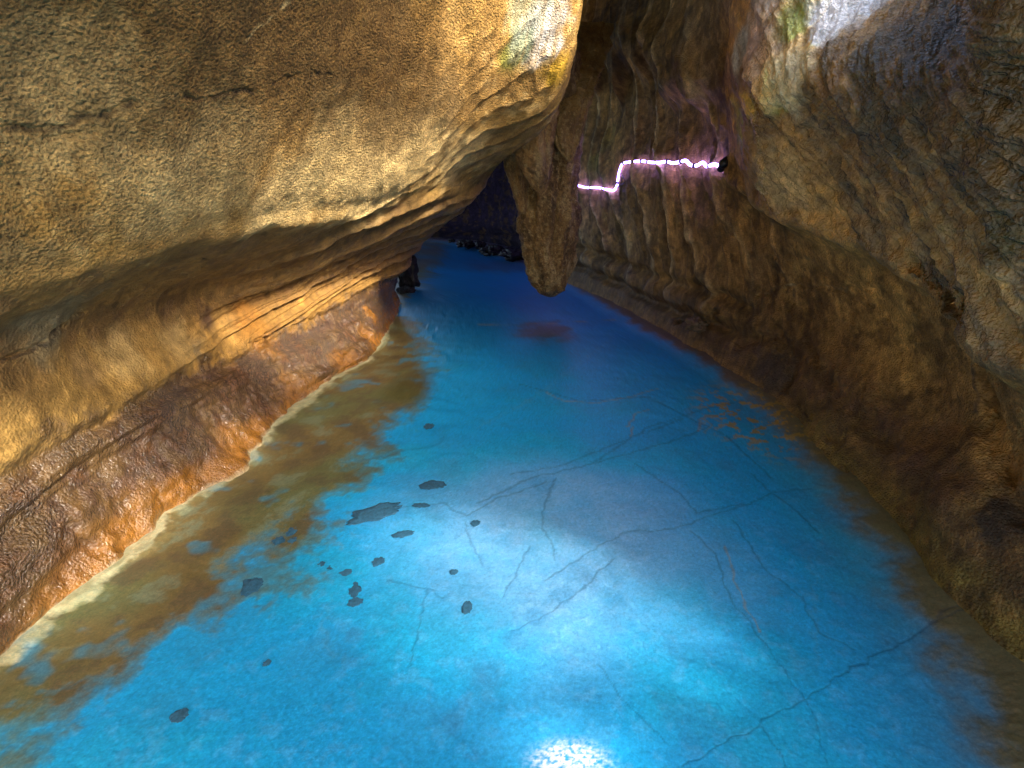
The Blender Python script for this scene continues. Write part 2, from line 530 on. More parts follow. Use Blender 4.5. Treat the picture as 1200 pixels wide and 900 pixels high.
RC = [
    colx(-2.6, near_r_), colx(-0.4, near_r_), colx(0.85, near_r_),
    rcol((1085, 690, 1.7), (1130, 625, 1.7), (1190, 580, 1.7), (1225, 510, 1.76), (1210, 445, 1.70), (1205, 290, 1.68), (1200, 130, 1.70), (1190, -20, 1.75), (1150, -250, 1.9), up=(0.1, 0.05, 0.15)),
    rcol((990, 570, 2.5), (1035, 525, 2.47), (1085, 475, 2.43), (1100, 395, 2.44), (1085, 335, 2.36), (1080, 225, 2.27), (1070, 95, 2.27), (1165, -30, 2.4), (1180, -180, 2.6), up=(0.1, 0.05, 0.15)),
    rcol((900, 472, 3.65), (945, 445, 3.4), (985, 398, 3.3), (995, 335, 3.24), (985, 282, 3.1), (972, 190, 2.95), (958, 90, 2.9), (1075, -28, 2.95), (1080, -130, 3.1), up=(0.1, 0.05, 0.15)),
    rcol((855, 442, 4.2), (882, 405, 4.15), (905, 360, 4.1), (912, 300, 4.05), (900, 243, 3.88), (885, 180, 3.65), (878, 80, 3.55), (905, -40, 3.5), (900, -170, 3.7), up=(0.1, 0.05, 0.15)),
    rcol((800, 410, 5.1), (815, 375, 5.1), (832, 330, 5.0), (838, 270, 4.95), (838, 208, 5.0), (842, 150, 5.0), (835, 70, 5.2), (825, -40, 5.4), (800, -280, 5.6)),
    rcol((745, 380, 6.2), (757, 352, 6.2), (766, 310, 6.25), (765, 255, 6.3), (768, 200, 6.2), (778, 140, 6.5), (778, 60, 6.9), (772, -40, 7.2), (760, -280, 7.0)),
    rcol((675, 338, 8.3), (688, 318, 8.15), (692, 285, 8.15), (690, 245, 8.3), (694, 195, 8.2), (706, 130, 8.3), (708, 50, 8.6), (700, -40, 8.8), (700, -280, 8.5)),
    rcol((606, 308, 11.3), (608, 290, 11.6), (611, 268, 11.8), (612, 240, 11.9), (612, 205, 11.6), (630, 150, 11.0), (648, 60, 10.2), (655, -40, 9.8), (660, -280, 9.4), up=(0, -0.5, 0.9)),
    rcol((540, 297, 12.9), (537, 280, 13.8), (538, 266, 14.4), (540, 252, 14.5), (540, 225, 14.2), (560, 170, 13), (600, 80, 11), (620, -40, 10.2), (630, -280, 9.6), up=(0, -0.5, 0.9)),
    rcol((440, 292, 14.3), (435, 280, 14.8), (435, 266, 15), (435, 252, 15), (440, 225, 14.6), (470, 170, 13), (540, 80, 11), (590, -40, 10.2), (610, -280, 9.6), up=(0, -0.5, 0.9)),
]
R = Surf(RC, [40, 60, 90, 170, 150, 120, 110, 120, 120, 90, 50, 30], [14, 60, 80, 90, 80, 100, 110, 110, 70, 20])
n0 = grid_normals(R.G)
R.flip = 1.0 if n0[300, 200, 0] < 0 else -1.0
G = R.G
U, V = R.U - 1, R.V
s_arc = R.arc(4)
bulge = sst(4.9, 5.3, V) * (1 - sst(4.6, 5.6, U))
flz = sst(4.3, 5.2, U) * (1 - sst(9.0, 10.0, U))
d = 0.045 * fbm(G * 1.2, 3, off=2) + 0.018 * fbm(G * 3.6, 3, off=15) + 0.006 * fbm(G * 13, 3, off=19)
# curtain flutes
SV = np.stack([s_arc, V * 0.35, s_arc * 0], -1)
sx = s_arc + 0.17 * (5 - V) + 0.10 * np.sin((V - 2) * 1.3)
ph = sx * 1.45 + 0.40 * fbm(SV * np.array([0.9, 1.0, 1]), 3, off=31) + 0.05 * fbm(G * 7, 2, off=32)
k = ph % 1.0
saw = np.where(k < 0.8, (k / 0.8) ** 2.5, 1 - sst(0.8, 1.0, k))
ph2 = sx * 3.7 + 0.5 * fbm(SV * np.array([1.4, 1.2, 1]), 3, off=37) + 0.06 * fbm(G * 8, 2, off=38)
k2 = ph2 % 1.0
saw2 = np.where(k2 < 0.75, (k2 / 0.75) ** 2.5, 1 - sst(0.75, 1.0, k2))
patchy = fbm(SV * 0.8, 2, off=44)
env = flz * sst(1.6, 2.4, V) * (0.45 + 0.55 * sst(5.4, 6.4, U))
d += env * (0.085 * saw * (0.45 + 0.55 * sst(-0.4, 0.3, patchy)) + 0.035 * saw2 * (0.4 + 0.6 * sst(-0.3, 0.3, -patchy)))
# undercut notches along the foot of the rope-light wall
wob = 0.10 * fbm(np.stack([s_arc * 2, s_arc * 0, s_arc * 0], -1), 2)
notch = np.exp(-((V - 2.05 - wob) / 0.16) ** 2) + 0.7 * np.exp(-((V - 2.75 - wob) / 0.14) ** 2)
d -= 0.11 * notch * sst(5.0, 5.8, U)
# the brow of the wet flowstone, with a hollow under it
brow = np.exp(-((V - 5.12) / 0.16) ** 2) * (1 - sst(5.4, 6.2, U))
d += 0.045 * brow - 0.03 * np.exp(-((V - 4.62) / 0.22) ** 2) * (1 - sst(5.0, 5.8, U))
hood = sst(6.35, 6.85, V + 0.8 * fbm(np.stack([s_arc * 1.6, s_arc * 0, s_arc * 0], -1), 3, off=70)) * sst(5.7, 6.3, U) * (1 - sst(8.4, 9.0, U)) * (1 - sst(7.0, 8.0, V))
d += 0.22 * hood
# wet bulge: rills and ripples running down it
sb = s_arc + 0.62 * (5 - V)
q = np.stack([sb, V * 0.16, s_arc * 0], -1)
ph3 = sb * 2.3 + 0.5 * fbm(np.stack([sb * 1.3, V * 0.4, s_arc * 0], -1), 3, off=61)
rill = (1 - np.abs((ph3 % 1) - 0.5) * 2) ** 2
d += bulge * (0.022 * rill + 0.020 * fbm(q * np.array([9, 14, 1]), 3, 0.55, off=63) + 0.012 * fbm(G * 16, 3, off=66) + 0.007 * fbm(q * np.array([20, 60, 1]), 2, off=68))
# smooth ochre lobe and the hollow beside it
lobe_m = np.zeros(V.shape)
R.disp = d
R.apply()
R.carve([([(1060, 312), (1110, 365), (1138, 430), (1150, 490), (1172, 560)], 0.10, 0.06), ([(880, 347), (925, 337), (1000, 342), (1070, 343)], 0.025, 0.014),
         ([(925, 280), (925, 345), (918, 365)], 0.02, 0.02), ([(895, 305), (925, 303)], 0.02, 0.02), ([(905, 452), (935, 480), (970, 515), (1000, 560)], 0.025, 0.02),
         ([(1010, 440), (1000, 480), (980, 515)], 0.02, 0.016), ([(860, 400), (905, 390), (925, 420), (915, 450)], 0.08, 0.05), ([(785, 375), (810, 372), (835, 362)], 0.04, 0.05),
         ([(940, 400), (960, 440), (985, 470), (1040, 520)], 0.08, 0.035), ([(1180, 585), (1192, 605)], 0.08, 0.06), ([(1010, 330), (1030, 370), (1050, 430)], 0.02, 0.010), ([(955, 275), (1000, 345), (1040, 380)], 0.02, 0.010)])
G = R.G
nA = fbm(G * 2.2, 4, off=1.5)
nB = fbm(G * 7.0, 4, 0.6, off=4.5)
nC = fbm(G * np.array([6, 6, 1.0]), 4, 0.6, off=8.5)
z = G[..., 2]
c = np.broadcast_to(BROWN * 1.05, G.shape).copy()
c = mix(c, OCHRE * 0.9, sst(-0.2, 0.6, nA) * 0.6)
c = mix(c, UMBER, sst(0.0, 0.6, nC) * 0.55)
c = mix(c, CREAM * 0.8, env * sst(0.75, 1.0, saw) * 0.6)
c = mix(c, UMBER * 0.6, env * (1 - sst(0.0, 0.3, saw)) * 0.5)
lowr = 1 - sst(0.22, 0.62, z + 0.14 * nA)
c = mix(c, UMBER, lowr * 0.75)
c = mix(c, PURPLE * 1.1, lowr * sst(-0.1, 0.4, nB) * 0.6)
c = mix(c, np.array([0.16, 0.12, 0.02]), (1 - sst(0.05, 0.32, z + 0.08 * nA)) * 0.8 * (1 - sst(3.2, 4.5, U)))
c = mix(c, BROWN * 1.2, (1 - sst(0.03, 0.2, z + 0.05 * nA)) * 0.6 * sst(3.5, 4.5, U))
c = mix(c, GREY * 0.75, bulge * sst(-0.2, 0.35, fbm(q * np.array([5, 4, 1]), 3, off=71)) * 0.4)
c = mix(c, np.array([0.07, 0.05, 0.018]), bulge * sst(0.0, 0.45, fbm(q * np.array([4, 3, 1]), 3, off=73)) * 0.75)
c = mix(c, OCHRE * 1.0, bulge * sst(0.1, 0.5, fbm(q * np.array([6, 4, 1]), 3, off=75)) * 0.6)
streak = fbm(np.stack([(s_arc + 0.17 * (5 - V)) * 16, V * 1.2, s_arc * 0], -1), 3, off=17)
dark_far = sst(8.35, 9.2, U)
c = mix(c, np.array([0.026, 0.018, 0.050]), dark_far * 0.97)  # dark of the unlit far passage and its violet glow painted in
c = mix(c, UMBER * 0.7, np.exp(-((V - 4.65) / 0.25) ** 2) * (1 - sst(5.0, 5.8, U)) * 0.35)  # shade in the hollow under the brow painted into the colour
for (px, py, r, cc, st) in [
    (930, 235, 0.35, OCHRE * 1.15, 0.7), (900, 215, 0.25, CREAM * 0.8, 0.5), (1000, 330, 0.4, OCHRE, 0.5), (1060, 400, 0.35, OCHRE * 0.95, 0.5),
    (860, 150, 0.14, MOSS * 1.1, 0.7), (900, 115, 0.12, MOSS * 1.2, 0.6), (870, 125, 0.10, np.array([0.5, 0.33, 0.05]), 0.7), (905, 60, 0.28, CREAM * 1.2, 0.75), (915, 95, 0.16, np.array([0.50, 0.46, 0.28]), 0.6), (880, 20, 0.22, np.array([0.5, 0.42, 0.36]), 0.6), (855, 135, 0.12, np.array([0.45, 0.36, 0.06]), 0.6), (880, 60, 0.2, np.array([0.30, 0.2, 0.19]), 0.5), (925, 25, 0.10, MOSS * 1.4, 0.7),
    (990, 5, 0.16, WHITE, 1.0), (965, 28, 0.09, WHITE, 0.95), (1015, -8, 0.11, WHITE, 0.9), (860, 60, 0.14, np.array([0.25, 0.33, 0.35]), 0.5),  # whites: pale calcite plus blown-out sunlight painted on the ledge
    (1060, 70, 0.35, np.array([0.05, 0.045, 0.025]), 0.8), (1180, 60, 0.5, np.array([0.07, 0.045, 0.015]), 0.85), (1180, 190, 0.25, np.array([0.1, 0.06, 0.02]), 0.5),  # top corner painted dark for its shade under the ceiling
    (720, 15, 0.7, BLACK * 2.0, 0.7), (695, 30, 0.4, BLACK * 1.5, 0.6), (800, 80, 0.5, GREY * 0.8, 0.4),
    (1165, 285, 0.10, np.array([0.08, 0.06, 0.015]), 0.9), (690, 200, 0.22, MOSS * 0.7, 0.4), (705, 165, 0.2, MOSS * 0.6, 0.3),
    (900, 430, 0.25, BLACK * 2, 0.7), (930, 400, 0.2, UMBER * 0.6, 0.6), (870, 370, 0.25, UMBER * 0.6, 0.6), (1180, 600, 0.12, BLACK * 1.2, 0.8)]:
    c = mix(c, cc, np.clip(R.blob(px, py, r) * (1 + 0.9 * (streak if py < 170 else 0 * streak)), 0, 1) * st)
for pts, w, cc in [
    ([(880, 345), (925, 337), (1000, 342), (1070, 343)], 0.014, CREAM * 0.6),
    ([(925, 280), (925, 345), (918, 365)], 0.012, BLACK), ([(895, 305), (925, 303)], 0.012, BLACK),
    ([(1060, 315), (1110, 370), (1135, 430), (1140, 480)], 0.02, BLACK * 1.5),
    ([(905, 452), (935, 480), (970, 515)], 0.016, BLACK * 1.4), ([(1010, 440), (1000, 480), (980, 515)], 0.012, BLACK * 1.4), ([(785, 375), (810, 370), (835, 360)], 0.02, BLACK)]:
    m = R.line(pts, w)
    c = mix(c, cc, m ** 0.7 * 0.85)
wet = (0.22 + 0.75 * bulge + 0.2 * env * saw + 0.15 * lowr) * (1 - dark_far)
grain = 0.50 - 0.15 * bulge
# openings added to the unseen near right wall to put sunlight on the floor
SUN = np.array([0.65, -0.50, 0.57])
SUN /= np.linalg.norm(SUN)
land = G - SUN * (G[..., 2:3] / SUN[2])
rag = 0.22 * fbm(G * 2.2, 3, 0.6, off=15) + 0.9 * fbm(G * 9, 3, 0.6, off=25)
t1, t2 = onfloor(660, 620), onfloor(668, 892)
e1 = np.hypot((land[..., 0] - t1[0]) / 1.35, (land[..., 1] - t1[1]) / 1.15)
e1 = 0.55 + 0.55 * e1 ** 1.5 + 1.0 * sst(0.45, 1.7, U) + 1.5 * np.abs(fbm(G * 10, 2, 0.5, off=25))
e2 = np.hypot((land[..., 0] - t2[0]) / 0.15, (land[..., 1] - t2[1]) / 0.10) + rag
gone = ((e1 < 1) | (e2 < 1)) & (U < 1.9) & ((R.px > 1330) | (R.fd < 0.2))
fine = fbm(np.stack([(s_arc + 0.17 * (5 - V)) * 22, V * 1.3, s_arc * 0], -1), 3, off=93)
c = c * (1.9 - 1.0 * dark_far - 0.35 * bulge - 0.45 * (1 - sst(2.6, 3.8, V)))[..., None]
c = mix(c, UMBER, sst(0.15, 0.55, fbm(G * 4.5, 4, 0.65, off=97)) * (1 - bulge) * 0.6)
c = mix(c, OCHRE * 0.8, sst(0.2, 0.6, fbm(G * 5.5, 4, 0.65, off=98)) * (1 - bulge) * (1 - dark_far) * 0.5)
c = c * (1 + 0.30 * fine[..., None] * (1 - 0.6 * bulge[..., None]) * (0.3 + 0.7 * sst(4.2, 5.0, U)[..., None])) * (1 + 0.35 * fbm(G * 17, 3, 0.6, off=95)[..., None])
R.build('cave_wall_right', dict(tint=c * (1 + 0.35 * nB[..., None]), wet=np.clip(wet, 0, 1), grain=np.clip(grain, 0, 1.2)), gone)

# ------------------------------------------------------------------ the blue floor of the passage
ny = 760
tY = np.linspace(0, 1, ny)
Yv = 1 / (1 / 0.62 + (1 / 17.0 - 1 / 0.62) * tY)          # dense near the viewer
Yv = np.concatenate([np.linspace(-4, 0.6, 20), Yv])
nx = 900
F = np.zeros((len(Yv), nx, 3))
tx = np.linspace(0, 1, nx)
F[..., 1] = Yv[:, None]
a, b = xl(Yv) - 0.45, xr(Yv) + 0.6
F[..., 0] = a[:, None] + (b - a)[:, None] * tx[None, :]
X, Y = F[..., 0], F[..., 1]
Q = np.stack([X, Y, X * 0], -1)
f1 = fbm(Q * 1.3, 4, off=3)
f2 = fbm(Q * 4.5, 5, 0.6, off=6)
f3 = fbm(Q * 16, 4, 0.65, off=12)
dl = X - xl(Y) + 0.03 * f2
dr = xr(Y) - X + 0.03 * f2
# brown shelf on the left
BB = np.array([onfloor(*p)[:2] for p in [(0, 890), (70, 810), (150, 790), (240, 725), (290, 690), (335, 645), (372, 605), (400, 570), (430, 530), (468, 500), (498, 450), (500, 400), (490, 370)]])
o_ = np.argsort(BB[:, 1])
xb = np.interp(Y, BB[o_, 1], BB[o_, 0], left=BB[o_[0], 0], right=-1.6)
sh = xb - X
brown = sst(-0.14, 0.16, sh + 0.16 * f1 + 0.16 * f2 + 0.07 * f3) * sst(0.0, 0.06, np.maximum(dl, 0.0) + 0.2)
holes = sst(0.35, 0.75, fbm(Q * 2.6, 4, 0.6, off=33)) * (1 - sst(0.5, 0.9, sh))
brown = brown * (1 - 0.55 * holes) * 0.95
BLUE = np.array([0.012, 0.38, 0.80])
DEEP = np.array([0.005, 0.20, 0.50])
PALE = np.array([0.24, 0.52, 0.84])
TEAL = np.array([0.012, 0.43, 0.72])
c = np.broadcast_to(BLUE, F.shape).copy()
c = mix(c, TEAL, sst(-0.1, 0.6, f1) * 0.55)
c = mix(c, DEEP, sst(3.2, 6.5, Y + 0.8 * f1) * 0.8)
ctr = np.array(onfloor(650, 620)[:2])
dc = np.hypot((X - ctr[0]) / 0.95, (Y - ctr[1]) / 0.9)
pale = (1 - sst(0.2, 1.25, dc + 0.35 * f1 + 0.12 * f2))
c = mix(c, PALE, pale * (0.62 + 0.10 * f3 + 0.18 * f2).clip(0, 1))  # pale frosting plus the soft pool of skylight painted in
frost = sst(0.2, 0.7, f3 + 0.4 * f2) * sst(0.3, 0.8, 1.6 - Y * 0.4)
c = mix(c, PALE * 1.1, frost * 0.10)
smoky = sst(0.25, 0.6, fbm(Q * 3.2, 4, 0.55, off=55))
c = mix(c, np.array([0.05, 0.20, 0.36]), smoky * 0.15)
shelf = np.array([0.21, 0.135, 0.015])
olive = np.array([0.16, 0.15, 0.03])
sc_ = mix(np.broadcast_to(shelf, F.shape), olive, sst(-0.2, 0.5, f1))
sc_ = mix(sc_, np.array([0.12, 0.065, 0.012]), sst(0.1, 0.6, f2) * 0.6)
sc_ = mix(sc_, np.array([0.24, 0.30, 0.18]), sst(0.15, 0.6, -f2 - 0.2 * f1) * 0.45)
tr = 4 * brown * (1 - brown)
c = c * (1 - brown[..., None]) + sc_ * brown[..., None]
c = mix(c, np.array([0.07, 0.17, 0.13]), tr * 0.45)
rimw = 0.055 * (0.8 + 0.9 * f1).clip(0.25, 2)
rimm = (1 - sst(0.2, 1.0, dl / rimw + 0.45 * f3 + 0.3 * f2)) * (0.55 + 0.45 * sst(-0.3, 0.4, f3 + f2))
c = mix(c, np.array([0.56, 0.53, 0.32]), rimm * 0.85 * (1 - sst(4.8, 6.5, Y)))
# ochre margin on the right, broken up into flakes
rw = np.interp(Y, [0.8, 1.7, 2.6, 3.6, 4.5, 7, 9], [0.26, 0.23, 0.19, 0.20, 0.12, 0.10, 0.1])
rm = 1 - sst(0.1, 1.25, dr / rw + 0.22 * f2 + 0.12 * f1 + 0.12 * f3)
margin = mix(np.broadcast_to(np.array([0.17, 0.125, 0.012]), F.shape), BROWN * 0.75, sst(3.0, 4.6, Y))
c = c * (1 - 0.92 * rm[..., None]) + margin * (0.92 * rm[..., None])
fringe = (1 - sst(0.9, 2.6, dr / rw + 0.3 * f1)) * (1 - rm)
c = mix(c, np.array([0.12, 0.13, 0.06]), fringe * 0.15)
fl_c = np.array(onfloor(880, 490)[:2])
dfl = np.hypot((X - fl_c[0]) / 0.45, (Y - fl_c[1]) / 0.75)
flake = sst(0.18, 0.32, fbm(np.stack([X * 9 - Y * 5, Y * 12 + X * 3, X * 0], -1), 4, 0.65, off=77)) * (1 - sst(0.4, 1.1, dfl))
c = mix(c, np.array([0.42, 0.28, 0.03]), flake * 0.85)
# dull patches far in; the brown first one paints the stalactite's reflection
for (px, py, rx, ry, cc, st) in [(640, 388, 0.42, 0.55, np.array([0.10, 0.075, 0.03]), 0.85), (480, 455, 0.25, 0.5, np.array([0.10, 0.08, 0.02]), 0.6), (600, 312, 1.2, 1.0, np.array([0.08, 0.06, 0.06]), 0.5)]:
    p = onfloor(px, py)
    dd = np.hypot((X - p[0]) / rx, (Y - p[1]) / ry)
    c = mix(c, cc, (1 - sst(0.35, 1.1, dd + 0.3 * f2)) * st)
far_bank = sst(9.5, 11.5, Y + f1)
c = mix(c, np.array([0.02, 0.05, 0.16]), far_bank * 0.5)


def floor_line(pts, w, warp=0.012):
    W = np.array([onfloor(*p)[:2] for p in pts])
    m = np.zeros(X.shape)
    lo, hi = W.min(0) - 0.15, W.max(0) + 0.15
    near = (X > lo[0]) & (X < hi[0]) & (Y > lo[1]) & (Y < hi[1])
    P = np.stack([X[near], Y[near], X[near] * 0], -1)
    q = P[:, :2] + warp * np.stack([fbm(P * 14, 3, off=1), fbm(P * 14, 3, off=9)], -1)
    best = np.full(len(q), 1e9)
    for a, b in zip(W[:-1], W[1:]):
        ab = b - a
        t = np.clip(((q - a) @ ab) / (ab @ ab + 1e-9), 0, 1)
        best = np.minimum(best, np.linalg.norm(q - a - t[:, None] * ab, axis=1))
    ww = np.maximum(w * 0.5 * (0.8 + 0.6 * fbm(P * 6, 2, off=5)).clip(0.4, 1.4), 0.0032 * P[:, 1] ** 1.15)
    m[near] = np.clip(1.15 - best / ww, 0, 1)
    return m


crack = np.zeros(X.shape)
for pts, w in [
    ([(800, 898), (880, 852), (950, 815), (1000, 780), (1060, 752), (1120, 718), (1160, 690)], 0.008),
    ([(985, 790), (1030, 765), (1095, 735), (1150, 722), (1200, 690)], 0.006),
    ([(810, 622), (840, 650), (855, 700), (890, 745), (915, 780), (945, 820), (955, 850), (970, 898)], 0.007),
    ([(640, 680), (700, 640), (735, 622), (790, 620), (830, 605), (880, 590), (905, 577), (950, 573)], 0.007),
    ([(600, 555), (660, 545), (710, 525), (760, 505), (800, 490)], 0.006), ([(560, 590), (620, 560), (690, 545), (780, 520), (830, 500)], 0.005),
    ([(650, 560), (636, 600), (636, 620), (648, 640), (650, 655)], 0.007), ([(745, 545), (800, 580), (815, 600), (880, 590)], 0.005),
    ([(880, 555), (905, 577), (935, 600), (960, 625)], 0.006), ([(620, 640), (600, 680), (590, 700)], 0.005),
    ([(545, 612), (552, 640), (566, 662)], 0.007), ([(470, 595), (520, 590), (545, 605), (580, 585), (640, 565)], 0.006),
    ([(600, 740), (640, 720), (680, 690), (720, 655)], 0.005), ([(700, 780), (730, 820), (780, 870)], 0.006),
    ([(860, 610), (880, 640), (900, 670), (940, 700), (960, 740), (1000, 760)], 0.005), ([(890, 850), (905, 870), (920, 898)], 0.005),
    ([(770, 470), (810, 490), (850, 510), (905, 560)], 0.006), ([(700, 540), (760, 500), (830, 478), (870, 470)], 0.005),
    ([(455, 680), (500, 690), (520, 700)], 0.006), ([(500, 690), (490, 740), (480, 780)], 0.005), ([(610, 450), (680, 470), (760, 465)], 0.006)]:
    crack = np.maximum(crack, floor_line(pts, w))
veil = np.zeros(X.shape)
for pts, w in [([(560, 500), (620, 470), (680, 425), (720, 395)], 0.03), ([(950, 650), (955, 720), (958, 780)], 0.02), ([(958, 640), (970, 610)], 0.02), ([(390, 770), (375, 740), (385, 700)], 0.02), ([(690, 700), (720, 690), (730, 670)], 0.03)]:
    veil = np.maximum(veil, floor_line(pts, w, 0.03))
amber = np.zeros(X.shape)
for pts, w in [([(640, 460), (660, 470), (700, 472), (740, 465), (770, 455)], 0.008), ([(735, 500), (745, 485), (760, 480)], 0.007), ([(740, 512), (741, 500)], 0.007), ([(818, 505), (822, 490), (834, 498), (826, 507)], 0.012), ([(835, 490), (870, 505)], 0.006), ([(560, 381), (640, 379), (720, 375)], 0.010), ([(850, 640), (865, 690), (890, 740)], 0.004)]:
    amber = np.maximum(amber, floor_line(pts, w))
c = mix(c, np.array([0.10, 0.38, 0.62]), veil * 0.30)
c = mix(c, np.array([0.003, 0.035, 0.10]), crack * 0.36)
c = mix(c, np.array([0.40, 0.26, 0.03]), amber * 0.4)
# round pale ghosts of old bubbles
for (px, py, r) in [(573, 792, 0.07), (605, 752, 0.06), (628, 720, 0.06), (850, 545, 0.09), (660, 695, 0.07), (530, 848, 0.05), (415, 745, 0.05)]:
    p = onfloor(px, py)
    dd = np.hypot(X - p[0], Y - p[1]) / r + 0.25 * f3
    c = mix(c, np.array([0.05, 0.27, 0.55]), (1 - sst(0.5, 1.0, dd)) * 0.4)
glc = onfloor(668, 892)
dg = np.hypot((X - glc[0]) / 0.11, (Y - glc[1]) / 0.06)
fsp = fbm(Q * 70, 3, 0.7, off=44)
c = mix(c, WHITE, np.clip((1 - sst(0.1, 1.5, dg)) * (0.75 + 1.2 * fsp), 0, 0.85))  # glare spot painted white into the floor colour
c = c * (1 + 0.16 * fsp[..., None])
# relief: gentle swells, scalloped terraces by the left shelf
zf = 0.008 * f1 + 0.0025 * f2 + 0.0006 * f3 - 0.0012 * crack
terr = (1 - sst(0.0, 1.2, np.abs(X + 0.9) / 0.8)) * sst(2.2, 3.2, Y) * (1 - sst(7.5, 9, Y))
tp = (Y * 2.3 + 1.2 * fbm(Q * 1.6, 3, off=91)) % 1.0
zf = zf + terr * 0.007 * (np.where(tp < 0.8, tp / 0.8, 1 - (tp - 0.8) / 0.2))
zf += 0.02 * (1 - sst(0.0, 0.06, dl)) + 0.07 * (1 - sst(-0.1, 0.25, dr))
far_rise = sst(10.8, 13.5, Y) * 0.25
F[..., 2] = zf + far_rise

t = NT('blue_floor')
P = t.n('ShaderNodeNewGeometry').outputs['Position']
n1 = t.noise(P, 35.0, 5, 0.7).outputs['Fac']
n2 = t.noise(P, 160.0, 3, 0.6).outputs['Fac']
cc_ = t.attr('tint', False)
v1 = t.ramp(n1, [(0.3, (0.85, 0.9, 0.93)), (0.52, (1, 1, 1)), (0.72, (1.25, 1.1, 1.05))])
v2 = t.ramp(n2, [(0.3, (0.80, 0.86, 0.9)), (0.55, (1, 1, 1)), (0.75, (1.5, 1.2, 1.1))])
t.l(t.mixc(1.0, t.mixc(1.0, cc_, v1, 'MULTIPLY'), v2, 'MULTIPLY'), t.b.inputs['Base Color'])
t.l(t.math('MULTIPLY_ADD', n1, 0.25, 0.24), t.b.inputs['Roughness'])
t.b.inputs['Specular IOR Level'].default_value = 0.3
bb = t.n('ShaderNodeBump', ins={'Height': t.math('ADD', t.math('MULTIPLY', n1, 1.0), t.math('MULTIPLY', n2, 0.5)), 'Strength': 0.3, 'Distance': 0.003})
t.l(bb.outputs[0], t.b.inputs['Normal'])
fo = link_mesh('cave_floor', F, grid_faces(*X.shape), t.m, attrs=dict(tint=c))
if fo.data.polygons[len(fo.data.polygons) // 2].normal.z < 0:
    fo.data.flip_normals()
tag(fo, kind='structure')

# ------------------------------------------------------------------ sunlit sandy ground behind the viewer, unseen, added to bounce warm light
gx = np.concatenate([-np.geomspace(150, 3, 30), np.linspace(-2.8, 2.8, 30), np.geomspace(3, 150, 30)])
gy = np.concatenate([-np.geomspace(200, 3, 50), np.linspace(-2.9, -0.4, 15)])
GX, GY = np.meshgrid(gx, gy, indexing='ij')
GZ = -0.12 + 0.1 * gnoise(np.stack([GX * 0.4, GY * 0.4, GX * 0], -1)) * sst(1.5, 4, -GY)
gm = plain_material('sandy_ground', (0.46, 0.36, 0.22), 0.9, 0.02, 3)
gr = link_mesh('ground', np.stack([GX, GY, GZ], -1), grid_faces(*GX.shape), gm)
if gr.data.polygons[0].normal.z < 0:
    gr.data.flip_normals()
tag(gr, kind='structure')

# ------------------------------------------------------------------ stalactite, rock curtain
def ring_body(rings, nseg, nsub, rough=0.03, lobes=5, lobe=0.10, seed=0.0, tip=True):
    """rings: (centre xyz, rx, ry) from top to tip -> closed lobed column"""
    P = np.array([np.concatenate([r[0], [r[1], r[2]]]) for r in rings])
    S, par = spline(P, [nsub] * (len(rings) - 1))
    th = np.linspace(0, 2 * math.pi, nseg, endpoint=False)
    TH, PA = np.meshgrid(th, par, indexing='ij')
    lob = 1 + lobe * (np.abs(np.sin(lobes * 0.5 * TH + seed + 0.35 * np.sin(PA * 1.3 + seed))) ** 0.8 - 0.5)
    V_ = np.zeros(TH.shape + (3,))
    V_[..., 0] = S[None, :, 0] + S[None, :, 3] * np.cos(TH) * lob
    V_[..., 1] = S[None, :, 1] + S[None, :, 4] * np.sin(TH) * lob
    V_[..., 2] = S[None, :, 2]
    n = np.stack([np.cos(TH), np.sin(TH), TH * 0], -1)
    dd = rough * fbm(V_ * np.array([4, 4, 2.0]), 3, off=seed) + rough * 0.4 * fbm(V_ * 14, 3, off=seed + 3)
    w = np.minimum(1, np.minimum(S[:, 3], S[:, 4]) / 0.12)
    V_ += n * (dd * w[None, :])[..., None]
    return V_


def rock_tint(V_, base, dark, pale, seed=0.0):
    nb = fbm(V_ * np.array([7, 7, 2.5]), 4, 0.6, off=seed)
    na = fbm(V_ * 2.5, 3, off=seed + 4)
    c = np.broadcast_to(base, V_.shape).copy()
    c = mix(c, dark, sst(0, 0.6, na) * 0.6)
    c = mix(c, pale, sst(0.1, 0.6, nb) * 0.5)
    c = mix(c, dark * 0.6, sst(0.15, 0.6, -nb) * 0.5)
    sp = fbm(V_ * np.array([30, 30, 22]), 3, 0.7, off=seed)
    c = mix(c, pale, sst(0.25, 0.7, sp) * 0.6)
    c = mix(c, dark * 0.5, sst(0.25, 0.7, -sp) * 0.5)
    return c


def rock_part(name, V_, parent, base=BROWN * 1.3, dark=UMBER, pale=CREAM * 0.8, wet=0.45, grain=0.6, seed=0.0):
    loc = np.array(parent.location)
    c = rock_tint(V_, base, dark, pale, seed)
    sh_ = V_.shape[:2]
    return link_mesh(name, V_ - loc, grid_faces(sh_[0], sh_[1], True), ROCK, parent, attrs=dict(tint=c, wet=np.full(sh_, wet), grain=np.full(sh_, grain)))


YS = 6.35


def pr(px, py, hw, Y=YS, depth=0.9):
    """a ring at a pixel: centre and radii in metres (hw is half width in pixels)"""
    p = at(px, py, Y)
    fd = (p - EYE)[1] * CP - (p - EYE)[2] * SP
    r = hw / FPX * fd
    return (p, r, r * depth)


